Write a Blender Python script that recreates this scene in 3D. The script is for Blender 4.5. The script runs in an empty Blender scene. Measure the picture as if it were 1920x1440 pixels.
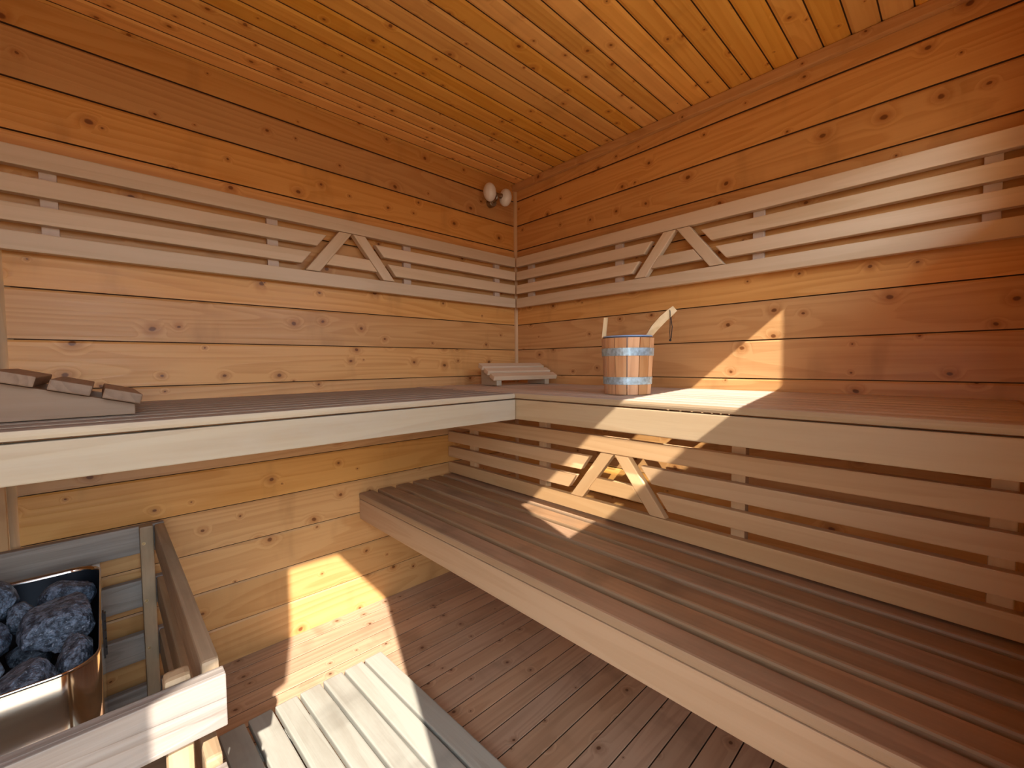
import bpy, bmesh, math, random
from mathutils import Vector, Matrix, Euler, noise
random.seed(7)
S = bpy.context.scene
C = S.collection
R = math.radians

# ------------------------------------------------------------------ materials
class NT:
    def __init__(self, name):
        self.m = bpy.data.materials.new(name); self.m.use_nodes = True
        self.t = self.m.node_tree; self.t.nodes.clear()
        self.out = self.t.nodes.new('ShaderNodeOutputMaterial')
        self.b = self.t.nodes.new('ShaderNodeBsdfPrincipled')
        self.t.links.new(self.b.outputs[0], self.out.inputs[0])
    def n(self, typ, **kw):
        x = self.t.nodes.new('ShaderNode' + typ)
        for k, v in kw.items():
            if k[0] == 'i' and k[1:].isdigit(): self.set(x.inputs[int(k[1:])], v)
            elif k in x.inputs: self.set(x.inputs[k], v)
            else: setattr(x, k, v)
        return x
    def set(self, sock, v):
        if isinstance(v, bpy.types.NodeSocket): self.t.links.new(v, sock)
        elif isinstance(v, bpy.types.Node): self.t.links.new(v.outputs[0], sock)
        else: sock.default_value = v
    def math(self, op, a, b=0.0, c=0.0, clamp=False):
        x = self.n('Math', operation=op, use_clamp=clamp, i0=a, i1=b)
        if op in ('MULTIPLY_ADD', 'SMOOTH_MIN'): self.set(x.inputs[2], c)
        return x.outputs[0]
    def vmath(self, op, a, b):
        return self.n('VectorMath', operation=op, i0=a, i1=b).outputs[0]
    def mix(self, f, a, b, mode='MIX'):
        x = self.n('Mix', data_type='RGBA', blend_type=mode)
        self.set(x.inputs[0], f); self.set(x.inputs[6], a); self.set(x.inputs[7], b)
        return x.outputs[2]
    def ramp(self, f, lo, hi, a=0.0, b=1.0):
        return self.n('MapRange', interpolation_type='SMOOTHSTEP', i0=f, i1=lo, i2=hi, i3=a, i4=b).outputs[0]

def rgb(c): return (c[0], c[1], c[2], 1.0)

def wood(name, light, dark, knots=0.0, rough=.55, ring=9.0, contrast=.55, tone=.16, bump=.15, worn=None, worn_amt=0.0, stain=0.0, spec=.35, kscale=1.0, fibre=.25, plane='z'):
    """Grain runs along the object's own X; each board takes its own cut of the tree. plane: the cross-grain axis seen from the room."""
    t = NT(name)
    tc = t.n('TexCoord').outputs['Object']
    rnd = t.n('ObjectInfo').outputs['Random']
    pid = t.n('Attribute', attribute_name='pid').outputs['Fac']
    ident = t.math('ADD', t.math('MULTIPLY', pid, 37.7), t.math('MULTIPLY', rnd, 91.3))
    wn = t.n('TexWhiteNoise', noise_dimensions='1D'); t.set(wn.inputs['W'], ident)
    off = t.n('VectorMath', operation='SCALE', i0=wn.outputs['Color']); t.set(off.inputs['Scale'], 23.0)
    p = t.vmath('ADD', tc, off.outputs[0])
    # knots
    kn = None
    warp = 0.0
    if knots > 0:
        sx = t.n('SeparateXYZ', i0=p)
        kc = t.n('CombineXYZ', i0=sx.outputs[0], i1=sx.outputs[2 if plane == 'z' else 1])
        kp = t.vmath('MULTIPLY', kc, (4.6 * kscale, 5.4 * kscale, 0.0))
        wob = t.n('TexNoise', i0=p); wob.inputs['Scale'].default_value = 30; wob.inputs['Detail'].default_value = 2
        kp2 = t.vmath('ADD', kp, t.n('VectorMath', operation='SCALE', i0=t.vmath('SUBTRACT', wob.outputs['Color'], (.5, .5, .5)), Scale=.07).outputs[0])
        vo = t.n('TexVoronoi', i0=kp2, voronoi_dimensions='2D'); vo.inputs['Scale'].default_value = 1.0
        sep = t.n('SeparateColor', i0=vo.outputs['Color'])
        size = t.math('MULTIPLY_ADD', sep.outputs[0], .058, .017)
        on = t.math('LESS_THAN', sep.outputs[1], knots)
        d = t.math('DIVIDE', vo.outputs['Distance'], size)
        core = t.math('MULTIPLY', t.ramp(d, .55, 1.05, 1.0, 0.0), on)
        halo = t.math('MULTIPLY', t.ramp(d, .8, 3.4, 1.0, 0.0), on)
        warp = t.math('MULTIPLY', t.ramp(d, .5, 5.0, 1.0, 0.0), on)
        kn = (core, halo)
    # growth rings: contour lines of a stretched field
    f = t.n('TexNoise', i0=t.vmath('MULTIPLY', p, (.55, 7.5, 7.5))); f.inputs['Scale'].default_value = 1.0; f.inputs['Detail'].default_value = 1.2; f.inputs['Roughness'].default_value = .4
    fld = f.outputs[0]
    if kn: fld = t.math('ADD', fld, t.math('MULTIPLY', warp, .10))
    wv = t.math('FRACT', t.math('MULTIPLY', fld, ring * 2.2))
    rings = t.math('MULTIPLY', t.ramp(wv, .15, .85), t.ramp(wv, .9, 1.0, 1.0, 0.0))
    fi = t.n('TexNoise', i0=t.vmath('MULTIPLY', p, (4.0, 105.0, 105.0))); fi.inputs['Scale'].default_value = 1.0; fi.inputs['Detail'].default_value = 3
    fib = fi.outputs[0]
    big = t.n('TexNoise', i0=t.vmath('MULTIPLY', p, (1.6, 7.0, 7.0))); big.inputs['Scale'].default_value = 1.0; big.inputs['Detail'].default_value = 3
    k = t.math('ADD', t.math('MULTIPLY', rings, contrast * .62), t.math('MULTIPLY', t.math('SUBTRACT', fib, .5), contrast * fibre * 5))
    k = t.math('ADD', k, t.math('MULTIPLY', t.math('SUBTRACT', big.outputs[0], .5), contrast * .9), clamp=True)
    col = t.mix(k, rgb(light), rgb(dark))
    # board-to-board tone
    v = t.math('MULTIPLY_ADD', t.math('SUBTRACT', wn.outputs['Value'], .5), tone * 2, 1.0)
    hs = t.n('HueSaturation', Color=col, Value=v)
    hs.inputs['Hue'].default_value = .5
    sepw = t.n('SeparateColor', i0=wn.outputs['Color'])
    t.set(hs.inputs['Saturation'], t.math('MULTIPLY_ADD', t.math('SUBTRACT', sepw.outputs[1], .5), tone, 1.0))
    col = hs.outputs[0]
    if kn:
        col = t.mix(t.math('MULTIPLY', kn[1], .5), col, rgb([dark[0] * .75, dark[1] * .6, dark[2] * .5]))
        col = t.mix(t.math('MULTIPLY', kn[0], .85), col, rgb([dark[0] * .28, dark[1] * .18, dark[2] * .13]))
    if worn:
        w = t.n('TexNoise', i0=t.vmath('MULTIPLY', p, (3.0, 9.0, 9.0))); w.inputs['Scale'].default_value = 1.3; w.inputs['Detail'].default_value = 5; w.inputs['Roughness'].default_value = .65
        col = t.mix(t.math('MULTIPLY', t.ramp(w.outputs[0], .38, .68), worn_amt), col, rgb(worn))
    if stain > 0:
        sN = t.n('TexNoise', i0=t.vmath('MULTIPLY', p, (7.0, 2.2, 2.2))); sN.inputs['Scale'].default_value = 1.0; sN.inputs['Detail'].default_value = 4
        col = t.mix(t.math('MULTIPLY', t.ramp(sN.outputs[0], .55, .75), stain), col, rgb([c * .45 for c in dark]))
    t.set(t.b.inputs['Base Color'], col)
    t.set(t.b.inputs['Roughness'], t.math('MULTIPLY_ADD', fib, .25, rough - .12))
    t.b.inputs['Specular IOR Level'].default_value = spec
    bh = t.math('ADD', t.math('MULTIPLY', fib, .6), t.math('MULTIPLY', rings, .35))
    if kn: bh = t.math('SUBTRACT', bh, t.math('MULTIPLY', kn[1], .6))
    bp = t.n('Bump', Height=bh); bp.inputs['Strength'].default_value = bump; bp.inputs['Distance'].default_value = .004
    t.set(t.b.inputs['Normal'], bp.outputs[0])
    return t.m

def plain(name, col, rough=.5, metal=0.0, spec=.5, nscale=0, namt=0.0, bump=0.0):
    t = NT(name)
    c = rgb(col)
    if nscale:
        tc = t.n('TexCoord').outputs['Object']
        no = t.n('TexNoise', i0=tc); no.inputs['Scale'].default_value = nscale; no.inputs['Detail'].default_value = 6
        c = t.mix(t.ramp(no.outputs[0], .3, .7), rgb([x * (1 - namt) for x in col]), rgb([min(1, x * (1 + namt)) for x in col]))
        if bump:
            bp = t.n('Bump', Height=no.outputs[0]); bp.inputs['Strength'].default_value = bump; bp.inputs['Distance'].default_value = .004
            t.set(t.b.inputs['Normal'], bp.outputs[0])
    t.set(t.b.inputs['Base Color'], c)
    t.b.inputs['Roughness'].default_value = rough
    t.b.inputs['Metallic'].default_value = metal
    t.b.inputs['Specular IOR Level'].default_value = spec
    return t.m

M = {}
M['wall'] = wood('spruce_wall', (.64, .335, .12), (.46, .19, .045), knots=.72, rough=.40, contrast=.6, tone=.14, stain=.30, ring=7, kscale=1.45)
M['ceil'] = wood('spruce_ceiling', (.80, .41, .095), (.60, .24, .032), knots=.7, rough=.40, contrast=.55, tone=.13, ring=6, kscale=2.0, stain=.22)
M['floor'] = wood('spruce_floor', (.52, .325, .20), (.34, .195, .11), knots=.6, rough=.42, contrast=.65, tone=.12, ring=7, kscale=1.9, stain=.4)
M['slat'] = wood('alder_slat', (.59, .365, .185), (.47, .26, .11), rough=.5, contrast=.5, tone=.10, ring=4)
M['pale_slat'] = wood('pale_alder_slat', (.68, .515, .345), (.55, .385, .225), rough=.5, contrast=.5, tone=.10, ring=4)
M['low_front'] = wood('low_bench_front', (.47, .30, .175), (.38, .22, .11), rough=.5, contrast=.5, tone=.05, ring=4)
M['fascia_right'] = wood('right_bench_front', (.46, .325, .185), (.37, .235, .115), rough=.5, contrast=.6, tone=.06, ring=3.5, worn=(.43, .31, .19), worn_amt=.4)
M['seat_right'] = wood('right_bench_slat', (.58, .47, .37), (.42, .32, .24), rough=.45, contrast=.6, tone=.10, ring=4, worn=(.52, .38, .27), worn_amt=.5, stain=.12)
M['batten'] = wood('pale_batten', (.62, .48, .38), (.50, .36, .27), rough=.55, contrast=.4, tone=.06, ring=4)
M['fascia'] = wood('alder_fascia', (.46, .36, .245), (.36, .255, .16), rough=.5, contrast=.55, tone=.06, ring=3.5, worn=(.44, .37, .285), worn_amt=.4)
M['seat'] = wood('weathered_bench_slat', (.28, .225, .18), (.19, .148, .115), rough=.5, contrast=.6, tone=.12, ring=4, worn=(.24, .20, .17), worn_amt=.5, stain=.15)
M['low_seat'] = wood('worn_low_bench_slat', (.38, .215, .115), (.25, .125, .06), rough=.46, contrast=.65, tone=.14, ring=4, worn=(.23, .145, .085), worn_amt=.6, stain=.35)
M['low_edge'] = wood('low_bench_slat_edge', (.34, .21, .115), (.26, .15, .07), rough=.5, contrast=.5, tone=.10, ring=4)
M['guard'] = wood('weathered_guard_board', (.33, .265, .215), (.20, .15, .115), rough=.6, contrast=.8, tone=.1, ring=7, worn=(.26, .235, .215), worn_amt=.5, bump=.5, fibre=.5)
M['post'] = wood('guard_post', (.42, .28, .16), (.28, .17, .085), rough=.55, contrast=.6, tone=.1, ring=6, worn=(.22, .15, .09), worn_amt=.5)
M['dark_slat'] = wood('dark_headrest_slat', (.25, .15, .09), (.15, .085, .05), rough=.55, contrast=.6, tone=.06, ring=6)
M['wedge'] = wood('headrest_wedge', (.31, .19, .115), (.24, .14, .075), rough=.55, contrast=.5, tone=.05, ring=4)
M['duck'] = wood('grey_duckboard', (.37, .335, .27), (.26, .22, .165), rough=.55, contrast=.6, tone=.10, ring=3, worn=(.40, .37, .30), worn_amt=.6, bump=.3, stain=.3)
M['stave'] = wood('larch_stave', (.66, .36, .18), (.46, .20, .085), rough=.5, contrast=.8, tone=.22, ring=8)
M['ladlewood'] = wood('ladle_wood', (.74, .52, .27), (.56, .34, .14), rough=.45, contrast=.6, tone=.05, ring=8)
M['groove'] = plain('dark_joint', (.11, .045, .017), rough=.8)  # joint faces, a darker brown than the boards
M['hoop'] = plain('galvanised_hoop', (.44, .58, .68), rough=.42, metal=.6, nscale=90, namt=.25)
M['liner'] = plain('blue_plastic_liner', (.30, .40, .58), rough=.3)
M['steel'] = plain('polished_steel', (.62, .58, .54), rough=.10, metal=1.0)
M['inner'] = plain('black_steel_inside', (.02, .022, .03), rough=.45, metal=.5)  # near-black metal inside the stone basket
M['black'] = plain('black_slotted_metal', (.02, .02, .025), rough=.35, metal=.6)
M['cord'] = plain('black_cord', (.012, .011, .012), rough=.8)
M['opal'] = plain('opal_glass', (.80, .76, .70), rough=.28)
M['nickel'] = plain('brushed_nickel', (.33, .28, .22), rough=.3, metal=1.0)
M['brass'] = plain('brass_screw', (.72, .58, .34), rough=.3, metal=1.0)

def stone_mat():
    t = NT('sauna_stone')
    tc = t.n('TexCoord').outputs['Object']
    rnd = t.n('ObjectInfo').outputs['Random']
    a = t.n('TexNoise', i0=tc); a.inputs['Scale'].default_value = 70; a.inputs['Detail'].default_value = 6; a.inputs['Roughness'].default_value = .7
    v = t.n('TexVoronoi', i0=tc); v.inputs['Scale'].default_value = 210
    b = t.n('TexNoise', i0=tc); b.inputs['Scale'].default_value = 260; b.inputs['Detail'].default_value = 3
    lo = t.mix(rnd, rgb((.020, .026, .042)), rgb((.028, .031, .042)))
    hi = t.mix(rnd, rgb((.19, .24, .33)), rgb((.21, .235, .29)))
    c = t.mix(t.ramp(a.outputs[0], .38, .66), lo, hi)
    c = t.mix(t.math('MULTIPLY', t.ramp(b.outputs[0], .62, .72), .7), c, rgb((.42, .46, .52)))
    t.set(t.b.inputs['Base Color'], c)
    t.b.inputs['Roughness'].default_value = .5
    h = t.math('ADD', t.math('MULTIPLY', a.outputs[0], 1.0), t.math('MULTIPLY', v.outputs['Distance'], .5))
    bp = t.n('Bump', Height=h); bp.inputs['Strength'].default_value = .7; bp.inputs['Distance'].default_value = .006
    t.set(t.b.inputs['Normal'], bp.outputs[0])
    return t.m
M['stone'] = stone_mat()

# ------------------------------------------------------------------ builders
def link(name, bm, mat, parent=None, loc=(0, 0, 0), rot=(0, 0, 0), smooth=False):
    me = bpy.data.meshes.new(name)
    bmesh.ops.recalc_face_normals(bm, faces=bm.faces)
    bm.to_mesh(me); bm.free()
    o = bpy.data.objects.new(name, me); C.objects.link(o)
    if mat: me.materials.append(mat)
    o.location = loc; o.rotation_euler = rot
    if parent: o.parent = parent
    if smooth: me.polygons.foreach_set('use_smooth', [True] * len(me.polygons))
    return o

def thing(name, label, cat, loc=(0, 0, 0), rotz=0.0, group=None):
    o = bpy.data.objects.new(name, None); C.objects.link(o)
    o.empty_display_size = .1
    o.location = loc; o.rotation_euler = (0, 0, rotz)
    tag(o, label, cat, group)
    return o

def tag(o, label, cat, group=None):
    o['label'] = label; o['category'] = cat
    if group: o['group'] = group
    return o

def structure(o):
    o['kind'] = 'structure'; return o

def bev(bm, w, seg=2):
    if w > 0: bmesh.ops.bevel(bm, geom=bm.edges[:], offset=w, segments=seg, profile=.6, affect='EDGES', clamp_overlap=True)

def board(name, parent, mat, centre, size, rot=(0, 0, 0), b=.003):
    """A board: size = (length on X, thickness on Y, height on Z)."""
    bm = bmesh.new(); bmesh.ops.create_cube(bm, size=1.0)
    for v in bm.verts: v.co = Vector((v.co.x * size[0], v.co.y * size[1], v.co.z * size[2]))
    bev(bm, b)
    return link(name, bm, mat, parent, centre, rot)

def prism_bm(poly, y0, y1):
    """Outline in (x, z), thickness from y0 to y1."""
    bm = bmesh.new()
    a = [bm.verts.new((x, y0, z)) for x, z in poly]; c = [bm.verts.new((x, y1, z)) for x, z in poly]
    n = len(poly)
    bm.faces.new(a); bm.faces.new(c[::-1])
    for i in range(n): bm.faces.new((a[i], c[i], c[(i + 1) % n], a[(i + 1) % n]))
    return bm

def prism(name, parent, mat, poly, y0, y1, loc=(0, 0, 0), rot=(0, 0, 0), b=.003):
    bm = prism_bm(poly, y0, y1); bmesh.ops.recalc_face_normals(bm, faces=bm.faces); bev(bm, b)
    return link(name, bm, mat, parent, loc, rot)

def sheet(name, mat, joints, spans, to_world, groove=.0034, cham=.006, depth=.012, cdep=.0035, both=False):
    """A boarded surface. joints: board edges across the grain; spans: (start, end) along it. Local frame X along, Y depth (+ is behind), Z across."""
    bm = bmesh.new(); lay = bm.faces.layers.float.new('pid')
    js = sorted(joints)
    for (x0, x1) in spans:
        for i in range(len(js) - 1):
            lo, hi = js[i], js[i + 1]
            g = groove / 2
            prof = [(depth, lo + g)]
            prof += [(cdep, lo + g), (0, lo + g + cham)] if both else [(0, lo + g)]
            prof += [(0, hi - g - cham), (cdep, hi - g), (depth, hi - g), (depth, hi + g)]
            pid = random.random()
            vs = [(bm.verts.new((x0, y, z)), bm.verts.new((x1, y, z))) for y, z in prof]
            for k in range(len(vs) - 1):
                f = bm.faces.new((vs[k][0], vs[k][1], vs[k + 1][1], vs[k + 1][0])); f[lay] = pid
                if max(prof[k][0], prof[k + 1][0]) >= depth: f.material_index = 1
    me = bpy.data.meshes.new(name); bm.to_mesh(me); bm.free()
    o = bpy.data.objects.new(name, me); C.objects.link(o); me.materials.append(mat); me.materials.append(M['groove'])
    o.matrix_world = to_world
    return structure(o)

def lathe(prof, seg=32, axis='z'):
    bm = bmesh.new(); rows = []
    for r, z in prof:
        if r < 1e-6: rows.append([bm.verts.new((0, 0, z))])
        else: rows.append([bm.verts.new((r * math.cos(2 * math.pi * i / seg), r * math.sin(2 * math.pi * i / seg), z)) for i in range(seg)])
    for a, c in zip(rows, rows[1:]):
        for i in range(seg):
            j = (i + 1) % seg
            if len(a) == 1 and len(c) == 1: continue
            if len(a) == 1: bm.faces.new((a[0], c[i], c[j]))
            elif len(c) == 1: bm.faces.new((a[i], a[j], c[0]))
            else: bm.faces.new((a[i], a[j], c[j], c[i]))
    return bm

def tube(pts, r, seg=8):
    bm = bmesh.new(); rings = []
    pts = [Vector(p) for p in pts]
    for i, p in enumerate(pts):
        d = (pts[min(i + 1, len(pts) - 1)] - pts[max(i - 1, 0)]).normalized()
        u = d.orthogonal().normalized() if i == 0 else (u - d * u.dot(d)).normalized()
        w = d.cross(u)
        rings.append([bm.verts.new(p + r * (math.cos(2 * math.pi * k / seg) * u + math.sin(2 * math.pi * k / seg) * w)) for k in range(seg)])
    for a, c in zip(rings, rings[1:]):
        for k in range(seg): bm.faces.new((a[k], a[(k + 1) % seg], c[(k + 1) % seg], c[k]))
    bm.faces.new(rings[0][::-1]); bm.faces.new(rings[-1])
    return bm

# ------------------------------------------------------------------ room shell
H = 2.122          # ceiling
YB = -1.95         # wall behind the photographer
XS = -2.30         # wall beyond the heater
J = [-.002, .143, .2891, .4345, .5808, .7246, .875, 1.0244, 1.1693, 1.3145, 1.458, 1.602, 1.746, 1.8889, 2.03, 2.175]
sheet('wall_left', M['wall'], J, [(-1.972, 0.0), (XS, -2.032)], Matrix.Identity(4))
RZ = Matrix.Rotation(R(-90), 4, 'Z')
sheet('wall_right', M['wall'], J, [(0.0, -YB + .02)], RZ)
fl = [-.069 - .0756 * k for k in range(-2, 27)]
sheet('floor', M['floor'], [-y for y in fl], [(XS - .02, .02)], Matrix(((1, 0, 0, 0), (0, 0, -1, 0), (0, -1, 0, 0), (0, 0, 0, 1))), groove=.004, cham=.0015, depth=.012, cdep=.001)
cl = [-1.044 - .0735 * k for k in range(-15, 14)]
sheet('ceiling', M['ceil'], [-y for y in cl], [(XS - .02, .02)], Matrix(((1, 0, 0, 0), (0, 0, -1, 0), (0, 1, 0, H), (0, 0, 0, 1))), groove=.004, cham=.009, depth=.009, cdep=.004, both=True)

# wall behind the camera: doorway, upper corners made up to shape its sun patch, and a low strip window, sun and sky come through both
wb = bmesh.new()
DL, DR = -2.106, -1.575
WL, WR = -1.075, -.207
zt = lambda x: 1.8005 + .131 * x
zb = lambda x: 1.5129 + .1435 * x
pieces = [[(XS - .02, 0), (DL, 0), (DL, H), (XS - .02, H)],
          [(DL, 1.40), (-1.987, 1.45), (-1.987, H), (DL, H)],
          [(-1.987, 1.945), (-1.796, 1.945), (DR, 1.66), (DR, H), (-1.987, H)],
          [(DR, 0), (WL, 0), (WL, H), (DR, H)],
          [(WL, 0), (WR, 0), (WR, zb(WR)), (WL, zb(WL))],
          [(WL, zt(WL)), (WR, zt(WR)), (WR, H), (WL, H)],
          [(WR, 0), (.02, 0), (.02, H), (WR, H)]]
for pc in pieces:
    b = prism_bm(pc, YB, YB - .015); tmp = bpy.data.meshes.new('t'); b.to_mesh(tmp); b.free(); wb.from_mesh(tmp); bpy.data.meshes.remove(tmp)
# added shroud outside the strip window, shuts out sky; runs back along the sun
sv = Vector((.362, 1.0, -.85))
rim = [(WL, zb(WL)), (WR, zb(WR)), (WR, zt(WR)), (WL, zt(WL))]
for i in (1, 2, 3):
    (xa, za), (xb, zb_) = rim[i], rim[(i + 1) % 4]
    cx, cz = (WL + WR) / 2, sum(p[1] for p in rim) / 4
    g = lambda x, z: Vector((x + (.02 if x > cx else -.02), YB - .016, z + (.015 if z > cz else -.015)))
    A, B = g(xa, za), g(xb, zb_)
    vs = [wb.verts.new(q) for q in (A, B, B - sv * 1.3, A - sv * 1.3)]
    wb.faces.new(vs)
structure(link('wall_back', wb, M['wall']))

# wall beyond the heater: made-up slanting opening, cut so an added spot lights the low backrest
AIM = Vector((-.503, -.93, .674)); S3 = Vector((1.0, .35, -.25)).normalized(); SPOT = AIM - S3 * 8.0
def back_to_side(y, z):
    q = Vector((-.503, y, z)); f = (XS - SPOT.x) / (q.x - SPOT.x); r = SPOT + (q - SPOT) * f
    return (r.y, r.z)
hole = [back_to_side(*q) for q in ((-.905, .829), (-1.257, .829), (-.955, .52), (-.60, .52))]
ws = bmesh.new()
hx = sorted(hole)                                # from the door side: top corner first
a1, b1, c1, d1 = hole
outer = [(0.0, H), (YB - .02, H), (YB - .02, 0.0), (0.0, 0.0)]
for i in range(4):
    pc = [outer[i], outer[(i + 1) % 4], hole[(i + 1) % 4], hole[i]]
    b = prism_bm([(y, z) for y, z in pc], 0, .015); tmp = bpy.data.meshes.new('t'); b.to_mesh(tmp); b.free(); ws.from_mesh(tmp); bpy.data.meshes.remove(tmp)
structure(link('wall_side', ws, M['wall'], None, (XS, 0, 0), (0, 0, R(90))))

# trims
bm = bmesh.new()
n = 8; pr = [(0, 0)] + [(-.015 * math.sin(math.pi / 2 * i / n), -.015 * math.cos(math.pi / 2 * i / n)) for i in range(n + 1)]
lo = [bm.verts.new((x, y, 0.0)) for x, y in pr]; hi = [bm.verts.new((x, y, 2.085)) for x, y in pr]
bm.faces.new(lo); bm.faces.new(hi)
for i in range(len(pr)): bm.faces.new((lo[i], lo[(i + 1) % len(pr)], hi[(i + 1) % len(pr)], hi[i]))
bmesh.ops.rotate(bm, verts=bm.verts, cent=(0, 0, 0), matrix=Matrix.Rotation(R(90), 3, 'Y'))
structure(link('trim_1', bm, M['slat'], rot=(0, R(-90), 0)))
structure(board('trim_2', None, M['wall'], (-.0125, (YB) / 2, 2.103), (-YB, .025, .037), (0, 0, R(-90)), .004))
structure(board('trim_3', None, M['wall'], (-2.009, -.009, H / 2), (H - .002, .022, .036), (0, R(90), 0), .003))

structure(board('trim_backing', None, M['post'], (-2.004, .014, H / 2), (H - .002, .008, .085), (0, R(90), 0), 0))  # added backing behind the trim gap, stops sky leaking through

# ------------------------------------------------------------------ slatted backrests
def backrest(label, loc, rotz, z, face, u0, u1, uc, battens, zbat, thick=.030, bt=.0175, m='pale_slat'):
    """z: eight slat edges top to bottom; built in the wall's frame: u along, -y into the room."""
    t = thing('backrest', label, 'backrest', loc, rotz, 'slatted backrests with a pointed motif')
    m = M[m]; y0, y1 = -face, -face + thick
    um = (u0 + u1) / 2
    def sl(nm, poly):
        x = sum(p[0] for p in poly) / len(poly); zz = sum(p[1] for p in poly) / len(poly)
        prism(nm, t, m, [(a - x, c - zz) for a, c in poly], y0, y1, (x, 0, zz), b=.0035)
    zz = z
    sl('rail', [(u0, zz[1]), (u1, zz[1]), (u1, zz[0]), (u0, zz[0])])
    sl('rail', [(u0, zz[7]), (u1, zz[7]), (u1, zz[6]), (u0, zz[6])])
    sl('slat', [(u0, zz[3]), (uc - .145, zz[3]), (uc - .106, zz[2]), (u0, zz[2])])
    sl('slat', [(uc + .141, zz[3]), (u1, zz[3]), (u1, zz[2]), (uc + .101, zz[2])])
    sl('slat', [(u0, zz[5]), (uc - .204, zz[5]), (uc - .166, zz[4]), (u0, zz[4])])
    sl('slat', [(uc + .198, zz[5]), (u1, zz[5]), (u1, zz[4]), (uc + .158, zz[4])])
    a, c = zz[1] - .002, zz[6] + .002
    for s in (-1, 1):
        top, bot = (.0015, .056), (.137, .192)
        poly = [(s * bot[0], c), (s * bot[1], c), (s * top[1], a), (s * top[0], a)]
        x = s * .096; zc = (a + c) / 2
        ang = math.atan2(a - c, -s * .1355)
        if ang > math.pi / 2: ang -= math.pi
        rm = Matrix.Rotation(-ang, 2)
        q = []
        for px, pz in poly:
            v = rm @ Vector((px - x, pz - zc)); q.append((v.x, v.y))
        prism('brace', t, m, q, y0 - .001, y1, (uc + x, 0, zc), (0, -ang, 0), .0035)
    sl('slat', [(uc - .112, zz[5] + .008), (uc + .110, zz[5] + .008), (uc + .073, zz[4] + .006), (uc - .075, zz[4] + .006)])
    for (b0, b1) in battens:
        w = b1 - b0
        board('batten', t, M['batten'], ((b0 + b1) / 2, y1 + bt / 2, (zbat[0] + zbat[1]) / 2), (zbat[1] - zbat[0], bt, w), (0, R(90), 0), .002)
    return t

UZ = [1.692, 1.6392, 1.6124, 1.5635, 1.5369, 1.4869, 1.4612, 1.4089]
LZ = [.8262, .7691, .7448, .6901, .6654, .6128, .5852, .5313]
backrest('upper slatted backrest on the left wall beside the small lamp', (0, 0, 0), 0, UZ, .048, -2.02, -.050, -1.002,
         [(-1.894, -1.858), (-1.318, -1.280), (-.747, -.709), (-.181, -.145)], (1.415, 1.68))
backrest('upper slatted backrest on the right wall above the bucket', (0, 0, 0), R(-90), UZ, .048, .052, 1.94, .998,
         [(.115, .158), (.688, .728), (1.280, 1.318), (1.857, 1.893)], (1.415, 1.68))
low_backrest = backrest('low slatted backrest between the upper and lower right benches', (0, 0, 0), R(-90), LZ, .503, .004, 1.94, .999,
         [(.151, .187), (.620, .660), (1.377, 1.415), (1.879, 1.917)], (.535, .875), thick=.026, bt=.03, m='slat')

for c in low_backrest.children:
    if c.name.startswith('batten'): c.data.materials[0] = M['slat']

def fresh_edges(o, m, up=.75, lo=-1.0):
    '''the sides of a worn board keep their paler wood'''
    o.data.materials.append(m)
    for f in o.data.polygons:
        if lo < abs(f.normal.z) < up: f.material_index = 1
    return o

# ------------------------------------------------------------------ benches
PT = .0746
def upper_bench(label, rotz, u0, u1, front, m_f, m_s):
    t = thing('upper_bench', label, 'bench', (0, 0, 0), rotz)
    L = u1 - u0; uc = (u0 + u1) / 2
    for i in range(9):
        y = -front + PT * i + .0285
        fresh_edges(board('slat', t, m_s, (uc, y, .9700), (L, .057, .0205), b=.008), m_f, .95)
    board('front_board', t, m_f, (uc, -front + .0155, .9197), (L, .027, .0735), b=.003)
    for k in range(4):
        u = u0 + .2 + (L - .4) * k / 3
        board('bearer', t, M['slat'], (u, -front / 2 + .012, .925), (front - .06, .045, .068), (0, 0, R(90)), .002)
    return t
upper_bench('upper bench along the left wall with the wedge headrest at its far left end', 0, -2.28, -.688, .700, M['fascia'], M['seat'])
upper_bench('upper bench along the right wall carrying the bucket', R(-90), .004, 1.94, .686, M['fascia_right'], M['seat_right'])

t = thing('lower_bench', 'wide low bench along the right side with darkened worn slats', 'bench', (0, 0, 0), R(-90))
for i in range(6):
    fresh_edges(board('slat', t, M['low_seat'], (.972, -.985 + .0896 * i + .034, .5115), (1.936, .068, .025), b=.006), M['low_edge'], .9)
board('front_board', t, M['low_front'], (.972, -.970, .4525), (1.936, .026, .088), b=.003)
for k in range(4):
    board('bearer', t, M['slat'], (.15 + .55 * k, -.72, .465), (.47, .045, .066), (0, 0, R(90)), .002)
for k in (0,):
    board('leg', t, M['slat'], (1.78, -.60, .2165), (.431, .045, .06), (0, R(90), 0), .002)

# ------------------------------------------------------------------ headrests
def headrest(label, loc, rotz, L=.40, pitch=.0805, sl=.272, slat_m='guard', wedge_m='fascia'):
    t = thing('headrest', label, 'headrest', loc, rotz, 'wooden wedge headrests')
    a = math.atan(sl); w = (pitch - .018) / math.cos(a); D = 3 * pitch - .005
    for i in range(3):
        d = .001 + pitch * i + pitch * .39
        board('slat', t, M[slat_m], (L / 2, d, .034 + sl * d), (L, w, .0225), (a, 0, 0), .003)
    for x in (.035, L - .06):
        # side wedge: outline in (depth, height)
        bm = prism_bm([(.012, 0), (D, 0), (D, .0205 + sl * D), (.012, .0205 + sl * .012)], -.014, .014)
        bev(bm, .002)
        link('side_wedge', bm, M[wedge_m], t, (x, 0, 0), (0, 0, R(90)))
    return t
headrest('pale wedge headrest in the corner where the upper benches meet', (-.428, -.285, .9815), R(-11), L=.385, pitch=.058, sl=.42, slat_m='pale_slat')
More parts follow.
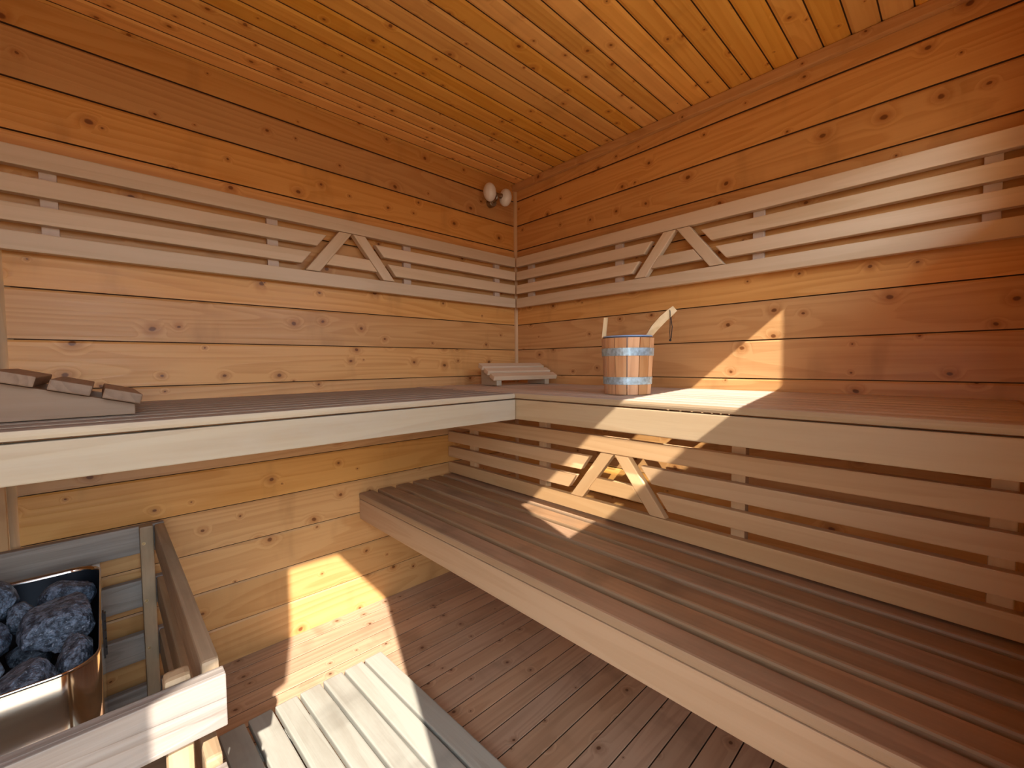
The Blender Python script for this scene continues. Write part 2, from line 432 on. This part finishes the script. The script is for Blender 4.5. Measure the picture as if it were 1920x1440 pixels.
headrest('brown wedge headrest seen end-on at the far left of the left bench', (-1.722, -.552, .9815), R(90), slat_m='dark_slat', wedge_m='wedge')

# ------------------------------------------------------------------ bucket and ladle
bx, by, bz = -.462, -1.026, .9815
bt = thing('sauna_bucket', 'wooden sauna bucket with two blue-grey metal hoops on the right bench', 'bucket', (bx, by, bz))
hb, r0, r1 = .190, .0775, .0885
NS = 13
view = math.atan2(.52, .855)               # away from the camera
for k in range(NS):
    a0 = 2 * math.pi * (k + .5) / NS + view; a1 = a0 + 2 * math.pi / NS - .03
    bm = bmesh.new()
    raised = (k == 2)
    hh = .232 if raised else hb
    rows = []
    am = (a0 + a1) / 2
    for z, f in ([(0, 1), (hb, 1)] if not raised else [(0, 1), (hb, 1), (hb + .008, .36), (hb + .03, .30), (hh + .022, .30), (hh + .034, .22)]):
        r = r0 + (r1 - r0) * min(z, hb) / hb - (.10 * max(0, z - hb) if raised else 0)
        row = []
        for rr in (r, r - .013):
            for q in range(4):
                an = am + (a0 - am + (a1 - a0) * q / 3) * f
                row.append(bm.verts.new((rr * math.cos(an), rr * math.sin(an), z)))
        rows.append(row)
    loop = [0, 1, 2, 3, 7, 6, 5, 4]
    for A, B in zip(rows, rows[1:]):
        for i in range(8):
            bm.faces.new((A[loop[i]], A[loop[(i + 1) % 8]], B[loop[(i + 1) % 8]], B[loop[i]]))
    for row in (rows[0], rows[-1]):
        for q in range(3): bm.faces.new((row[q], row[q + 1], row[q + 5], row[q + 4]))
    # the grain of a stave stands upright: turn the mesh so its own X is vertical
    bmesh.ops.rotate(bm, verts=bm.verts, cent=(0, 0, 0), matrix=Matrix.Rotation(R(90), 3, 'Y'))
    so = link('handle_stave' if raised else 'stave', bm, M['ladlewood'] if raised else M['stave'], bt, rot=(0, R(-90), 0))
    if raised: so['label'] = 'tall pale stave standing above the rim as a handle'
for z0, z1 in ((.034, .059), (.130, .156)):
    ra = r0 + (r1 - r0) * z0 / hb; rb = r0 + (r1 - r0) * z1 / hb
    link('hoop', lathe([(ra - .001, z0), (ra + .0022, z0), (rb + .0022, z1), (rb - .001, z1)], 48), M['hoop'], bt, smooth=False)
link('liner', lathe([(0, .02), (.058, .02), (r1 - .017, hb - .003), (r1 - .012, hb + .006), (r1 - .006, hb + .008), (r1 - .006, hb + .004)], 48), M['liner'], bt, smooth=True)

lt = thing('ladle', 'wooden ladle leaning out of the bucket with a black cord loop', 'ladle', (bx, by, bz))
# handle: flat bar in the picture's right-up direction
rv = Vector((.69, -.723, 0))
hp = [(.005, .045, .010), (.03, .10, .010), (.052, .155, .011), (.068, .193, .0125), (.090, .224, .016), (.117, .254, .0175), (.145, .279, .0165), (.160, .292, .014)]
bm = bmesh.new(); rows = []
dep = Vector((.723, .69, 0))
for i, (s, z, w) in enumerate(hp):
    a = Vector((hp[max(i - 1, 0)][0], hp[max(i - 1, 0)][1])); c = Vector((hp[min(i + 1, len(hp) - 1)][0], hp[min(i + 1, len(hp) - 1)][1]))
    d = (c - a).normalized(); nrm = Vector((-d.y, d.x))
    row = []
    for sg, dd in ((1, -.006), (1, .006), (-1, .006), (-1, -.006)):
        q = Vector((s, z)) + nrm * w * sg * .8
        row.append(bm.verts.new(rv * q.x + Vector((0, 0, q.y)) + dep * dd))
    rows.append(row)
for A, B in zip(rows, rows[1:]):
    for i in range(4): bm.faces.new((A[i], A[(i + 1) % 4], B[(i + 1) % 4], B[i]))
bm.faces.new(rows[0]); bm.faces.new(rows[-1][::-1])
bmesh.ops.recalc_face_normals(bm, faces=bm.faces); bev(bm, .002)
link('handle', bm, M['ladlewood'], lt)
bmb = lathe([(0, 0), (.022, .002), (.031, .014), (.034, .030), (.031, .030), (.028, .015), (.02, .006), (0, .004)], 24)
link('bowl', bmb, M['ladlewood'], lt, (-.006, -.002, .024), smooth=True)
hole = rv * .142 + Vector((0, 0, .279)) - dep * .007
pts = [hole + dep * .014 - rv * .002, hole + dep * .004 + Vector((0, 0, .012)), hole - dep * .002, hole - dep * .004 + Vector((0, 0, -.03)) , hole - dep * .004 - rv * .001 + Vector((0, 0, -.07)), hole - dep * .003 + rv * .001 + Vector((0, 0, -.096)),
       hole - dep * .002 + rv * .005 + Vector((0, 0, -.088)), hole + rv * .008 + Vector((0, 0, -.05)), hole + rv * .006 + dep * .008 + Vector((0, 0, -.012)), hole + dep * .014]
link('cord', tube(pts, .0014, 6), M['cord'], lt)
kb = bmesh.new(); bmesh.ops.create_icosphere(kb, subdivisions=2, radius=.0042)
link('knot', kb, M['cord'], lt, hole - dep * .003 + rv * .001 + Vector((0, 0, -.096)))

# ------------------------------------------------------------------ wall lamp
la = thing('wall_lamp', 'small twin-globe white wall lamp near the ceiling corner', 'lamp', (-.196, 0, 2.003))
link('mount', lathe([(0, 0), (.024, 0), (.024, .030), (.021, .034), (0, .034)], 28), M['nickel'], la, (-.002, 0, -.030), (R(90), 0, 0), smooth=False)
link('stem', tube([(-.002, -.030, -.028), (-.001, -.055, -.016), (0, -.066, 0)], .010, 14), M['nickel'], la)
link('arm', lathe([(0, -.030), (.012, -.030), (.014, -.024), (.011, -.012), (.011, .012), (.014, .024), (.012, .030), (0, .030)], 24), M['nickel'], la, (0, -.066, 0), (0, R(90), 0))
for s in (-1, 1):
    g = bmesh.new(); bmesh.ops.create_uvsphere(g, u_segments=32, v_segments=20, radius=1.0)
    for v in g.verts: v.co = Vector((v.co.x * .033, v.co.y * .036, v.co.z * .048))
    o = link('globe', g, M['opal'], la, (s * .057, -.066, 0), (0, R(6) * s, 0), smooth=True)

# ------------------------------------------------------------------ heater with stones
HX0, HX1, HY0, HY1, HZ = -2.14, -1.808, -.722, -.148, .535
ht = thing('sauna_heater', 'polished steel sauna heater filled with dark stones behind the wooden guard', 'heater', ((HX0 + HX1) / 2, (HY0 + HY1) / 2, 0))
hw, hd = (HX1 - HX0) / 2, (HY1 - HY0) / 2
def rrect(w, d, r, n=10):
    pts = []
    for cx, cy, a0 in ((w - r, d - r, 0), (-w + r, d - r, 90), (-w + r, -d + r, 180), (w - r, -d + r, 270)):
        for i in range(n + 1):
            a = R(a0 + 90 * i / n); pts.append((cx + r * math.cos(a), cy + r * math.sin(a)))
    return pts
def skin(name, rows, mat, parent, cap=False, smooth=True):
    bm = bmesh.new(); R_ = [[bm.verts.new((x, y, z)) for x, y in rrect(w, d, r)] for w, d, r, z in rows]
    n = len(R_[0])
    for A, B in zip(R_, R_[1:]):
        for i in range(n): bm.faces.new((A[i], A[(i + 1) % n], B[(i + 1) % n], B[i]))
    if cap: bm.faces.new(R_[-1])
    return link(name, bm, mat, parent, smooth=smooth)
skin('casing', [(hw, hd, .062, .06), (hw, hd, .062, .528), (hw - .0005, hd - .0005, .062, .533), (hw - .002, hd - .002, .060, .535), (hw - .004, hd - .004, .058, .534), (hw - .0045, hd - .0045, .0575, .520)], M['steel'], ht)
skin('stone_basket', [(hw - .0047, hd - .0047, .057, .525), (hw - .006, hd - .006, .055, .38), (.06, .1, .03, .375)], M['inner'], ht, cap=True)
for sx in (-1, 1):
    for sy in (-1, 1):
        link('foot', lathe([(0, 0), (.018, 0), (.018, .055), (.012, .062), (0, .062)], 16), M['black'], ht, (sx * (hw - .05), sy * (hd - .06), 0))
# slotted strip on the flank facing the guard's side
sb = bmesh.new()
for k in range(5):
    bmesh.ops.create_cube(sb, size=1.0, matrix=Matrix.Translation((0, 0, .012 + .0215 * k)) @ Matrix.Diagonal((.004, .012, .017, 1)))
bmesh.ops.create_cube(sb, size=1.0, matrix=Matrix.Translation((-.003, 0, .054)) @ Matrix.Diagonal((.003, .014, .115, 1)))
STRIP = (hw + .004, .03, .385)
so = link('vent_strip', sb, M['black'], ht, STRIP); so['label'] = 'dark slotted vent strip'

def stone(label, px, sx, sy, sz, seed, sub=4):
    rnd = random.Random(seed)
    bm = bmesh.new(); bmesh.ops.create_icosphere(bm, subdivisions=sub, radius=1.0)
    planes = []
    for k in range(9):
        d = Vector((rnd.gauss(0, 1), rnd.gauss(0, 1), rnd.gauss(0, 1))).normalized(); planes.append((d, rnd.uniform(.60, .95)))
    o3 = Vector((rnd.uniform(0, 50), rnd.uniform(0, 50), rnd.uniform(0, 50)))
    for v in bm.verts:
        d = v.co.normalized(); r = 1.08
        for pn, h in planes:
            c = d.dot(pn)
            if c > 1e-3: r = min(r, h / c)
        r += .055 * noise.noise(d * 2.2 + o3) + .035 * noise.noise(d * 6 + o3) + .018 * noise.noise(d * 15 + o3)
        v.co = Vector((d.x * r * sx, d.y * r * sy, d.z * r * sz))
    o = link('sauna_stone', bm, M['stone'], None, px, (rnd.uniform(-.15, .15), rnd.uniform(-.15, .15), rnd.uniform(-.15, .15)), smooth=False)
    tag(o, label, 'stone', 'stones in the heater')
    return o
STONES = [
 ('dark stone in the back right corner of the heater, lit blue on top', (-1.872, -.250, .497), .050, .052, .040, 1),
 ('small stone touching the back right corner stone on its left', (-1.941, -.316, .492), .034, .050, .040, 12),
 ('largest stone, in the middle right of the heater', (-1.880, -.408, .500), .060, .098, .046, 3),
 ('dark craggy stone rising above the heater rim at the back left', (-2.010, -.255, .522), .052, .080, .054, 4),
 ('stone left of the largest stone across a dark gap', (-1.998, -.425, .494), .044, .082, .046, 15),
 ('rounded stone at the front, right against the steel rim', (-1.912, -.625, .490), .054, .056, .038, 6),
 ('stone wedged against the right side of the heater near the front', (-1.848, -.560, .482), .030, .062, .042, 17),
 ('flat stone at the front left along the steel rim', (-2.018, -.655, .486), .046, .050, .038, 8),
 ('stone between the flat front stone and the dark gap', (-2.000, -.555, .492), .050, .046, .042, 9),
 ('half hidden stone under the largest stone at the back', (-1.925, -.345, .420), .045, .05, .032, 10),
 ('deep stone at the bottom of the dark gap', (-1.925, -.51, .418), .052, .06, .032, 11),
]
for s in STONES: stone(*s)

# ------------------------------------------------------------------ heater guard
gd = thing('heater_guard', 'weathered low wooden guard rail around the heater', 'guard rail', (-1.95, -.5, 0))
def gb(nm, mat, c, size, rot=(0, 0, 0), b=.004): return board(nm, gd, mat, (c[0] + 1.95, c[1] + .5, c[2]), size, rot, b)
for k in range(4):
    z1 = .585 - .173 * k; z0 = max(.004, z1 - .087); zc, h = (z0 + z1) / 2, z1 - z0
    gb('back_board', M['guard'], (-1.945, -.036, zc), (.575, .026, h))
    gb('side_board', M['post'], (-1.671, -.505, zc), (.90, .026, h), (0, 0, R(90)), .006)
    z1 = .573 - .173 * k; z0 = max(.004, z1 - .09); zc, h = (z0 + z1) / 2, z1 - z0
    gb('front_board', M['guard'], (-1.95, -.977, zc), (.59, .028, h), b=.002)
pb = gb('post', M['post'], (-1.704, -.067, .296), (.588, .034, .033), (0, R(90), 0), .005)
pf = gb('post', M['post'], (-1.716, -.9455, .292), (.580, .034, .037), (0, R(90), 0), .009)
gb('post', M['post'], (-2.20, -.9455, .292), (.580, .034, .037), (0, R(90), 0), .009)
gb('post', M['post'], (-2.20, -.067, .292), (.580, .034, .037), (0, R(90), 0), .005)
gb('batten', M['batten'], (-1.822, -.013, .29), (.575, .018, .018), (0, R(90), 0), .002)
def screw(c, rot):
    link('screw', lathe([(0, .0025), (.0018, .0022), (.0032, .0010), (.0046, .0010), (.0046, 0), (0, 0)], 16), M['brass'], gd, (c[0] + 1.95, c[1] + .5, c[2]), rot)
for z in (.538, .356, .203): screw((-1.712, -.0845, z), (R(90), 0, 0))
for z in (.405,): screw((-1.712, -.963, z), (R(90), 0, 0))

# ------------------------------------------------------------------ duckboard
db = thing('duckboard', 'greyed slatted duckboard mat lying on the floor', 'duckboard', (-1.350, -.41, 0), R(1.8))
for i in range(7):
    x = .2265 - .0722 * i
    board('slat', db, M['duck'], (x - .0 , -.665, .040), (1.33, .0635, .022), (0, 0, R(90)), .004)
for k in range(3):
    board('batten', db, M['duck'], (.008, -.10 - .56 * k, .0145), (.49, .04, .028), b=.002)

# ------------------------------------------------------------------ camera
cam = bpy.data.cameras.new('camera'); co = bpy.data.objects.new('camera', cam); C.objects.link(co)
yaw, pitch, roll = R(43.6707), R(-2.6995), R(-.5041)
F = Vector((math.sin(yaw) * math.cos(pitch), math.cos(yaw) * math.cos(pitch), math.sin(pitch)))
Rv = Vector((math.cos(yaw), -math.sin(yaw), 0)); U = Rv.cross(F)
R2 = math.cos(roll) * Rv + math.sin(roll) * U; U2 = -math.sin(roll) * Rv + math.cos(roll) * U
co.matrix_world = Matrix(((R2.x, U2.x, -F.x, -1.787), (R2.y, U2.y, -F.y, -1.8315), (R2.z, U2.z, -F.z, 1.0883), (0, 0, 0, 1)))
cam.sensor_width = 36; cam.lens = 36 * 806.09 / 1920; cam.clip_start = .01
S.camera = co

# ------------------------------------------------------------------ light
sd = Vector((.362, 1.0, -.85)).normalized()
sun = bpy.data.lights.new('sun', 'SUN'); sun.energy = 12.5; sun.angle = R(.55); sun.color = (1.0, .965, .90)
so = bpy.data.objects.new('sun', sun); C.objects.link(so)
so.rotation_euler = sd.to_track_quat('-Z', 'Y').to_euler(); so.location = (-2.5, -4, 4)
gl = bpy.data.lights.new('backrest_spot', 'SPOT'); gl.energy = 3200; gl.color = (1.0, .94, .82); gl.shadow_soft_size = .03; gl.spot_size = R(5.2); gl.spot_blend = .05  # added spot: lights the low backrest where the upper bench blocks the sun
go = bpy.data.objects.new('backrest_spot', gl); C.objects.link(go); go.location = SPOT; go.rotation_euler = S3.to_track_quat('-Z', 'Y').to_euler()
w = bpy.data.worlds.new('sky'); S.world = w; w.use_nodes = True
nt = w.node_tree; bg = nt.nodes['Background']
tcw = nt.nodes.new('ShaderNodeTexCoord'); sp = nt.nodes.new('ShaderNodeSeparateXYZ'); rp = nt.nodes.new('ShaderNodeValToRGB')
nt.links.new(tcw.outputs['Generated'], sp.inputs[0])
mr = nt.nodes.new('ShaderNodeMapRange'); mr.inputs[1].default_value = -1; mr.inputs[2].default_value = 1
nt.links.new(sp.outputs[2], mr.inputs[0]); nt.links.new(mr.outputs[0], rp.inputs[0]); nt.links.new(rp.outputs[0], bg.inputs[0])
e = rp.color_ramp.elements
e[0].position = .0; e[0].color = (.17, .145, .10, 1)          # terrace and grass outside
e[1].position = 1.0; e[1].color = (.56, .78, 1.0, 1)
for ps, cc in ((.485, (.25, .22, .17, 1)), (.53, (.78, .86, .92, 1)), (.62, (.66, .84, 1.0, 1))):
    x = rp.color_ramp.elements.new(ps); x.color = cc
bg.inputs[1].default_value = 11.5
def portal(x0, x1, z0, z1):
    l = bpy.data.lights.new('sky_portal', 'AREA'); l.shape = 'RECTANGLE'; l.size = x1 - x0; l.size_y = z1 - z0; l.cycles.is_portal = True
    o = bpy.data.objects.new('sky_portal', l); C.objects.link(o)
    o.location = ((x0 + x1) / 2, YB - .02, (z0 + z1) / 2); o.rotation_euler = (R(90), 0, 0)
portal(DL - .02, DR + .02, 0, H)
portal(WL - .02, WR + .02, zb(WL), zt(WR))

S.view_settings.view_transform = 'Standard'; S.view_settings.look = 'None'; S.view_settings.gamma = 1; S.view_settings.exposure = 0.0
S.view_settings.use_curve_mapping = False
S.cycles.use_denoising = True
S.cycles.max_bounces = 14; S.cycles.diffuse_bounces = 10
S.cycles.sample_clamp_indirect = 8
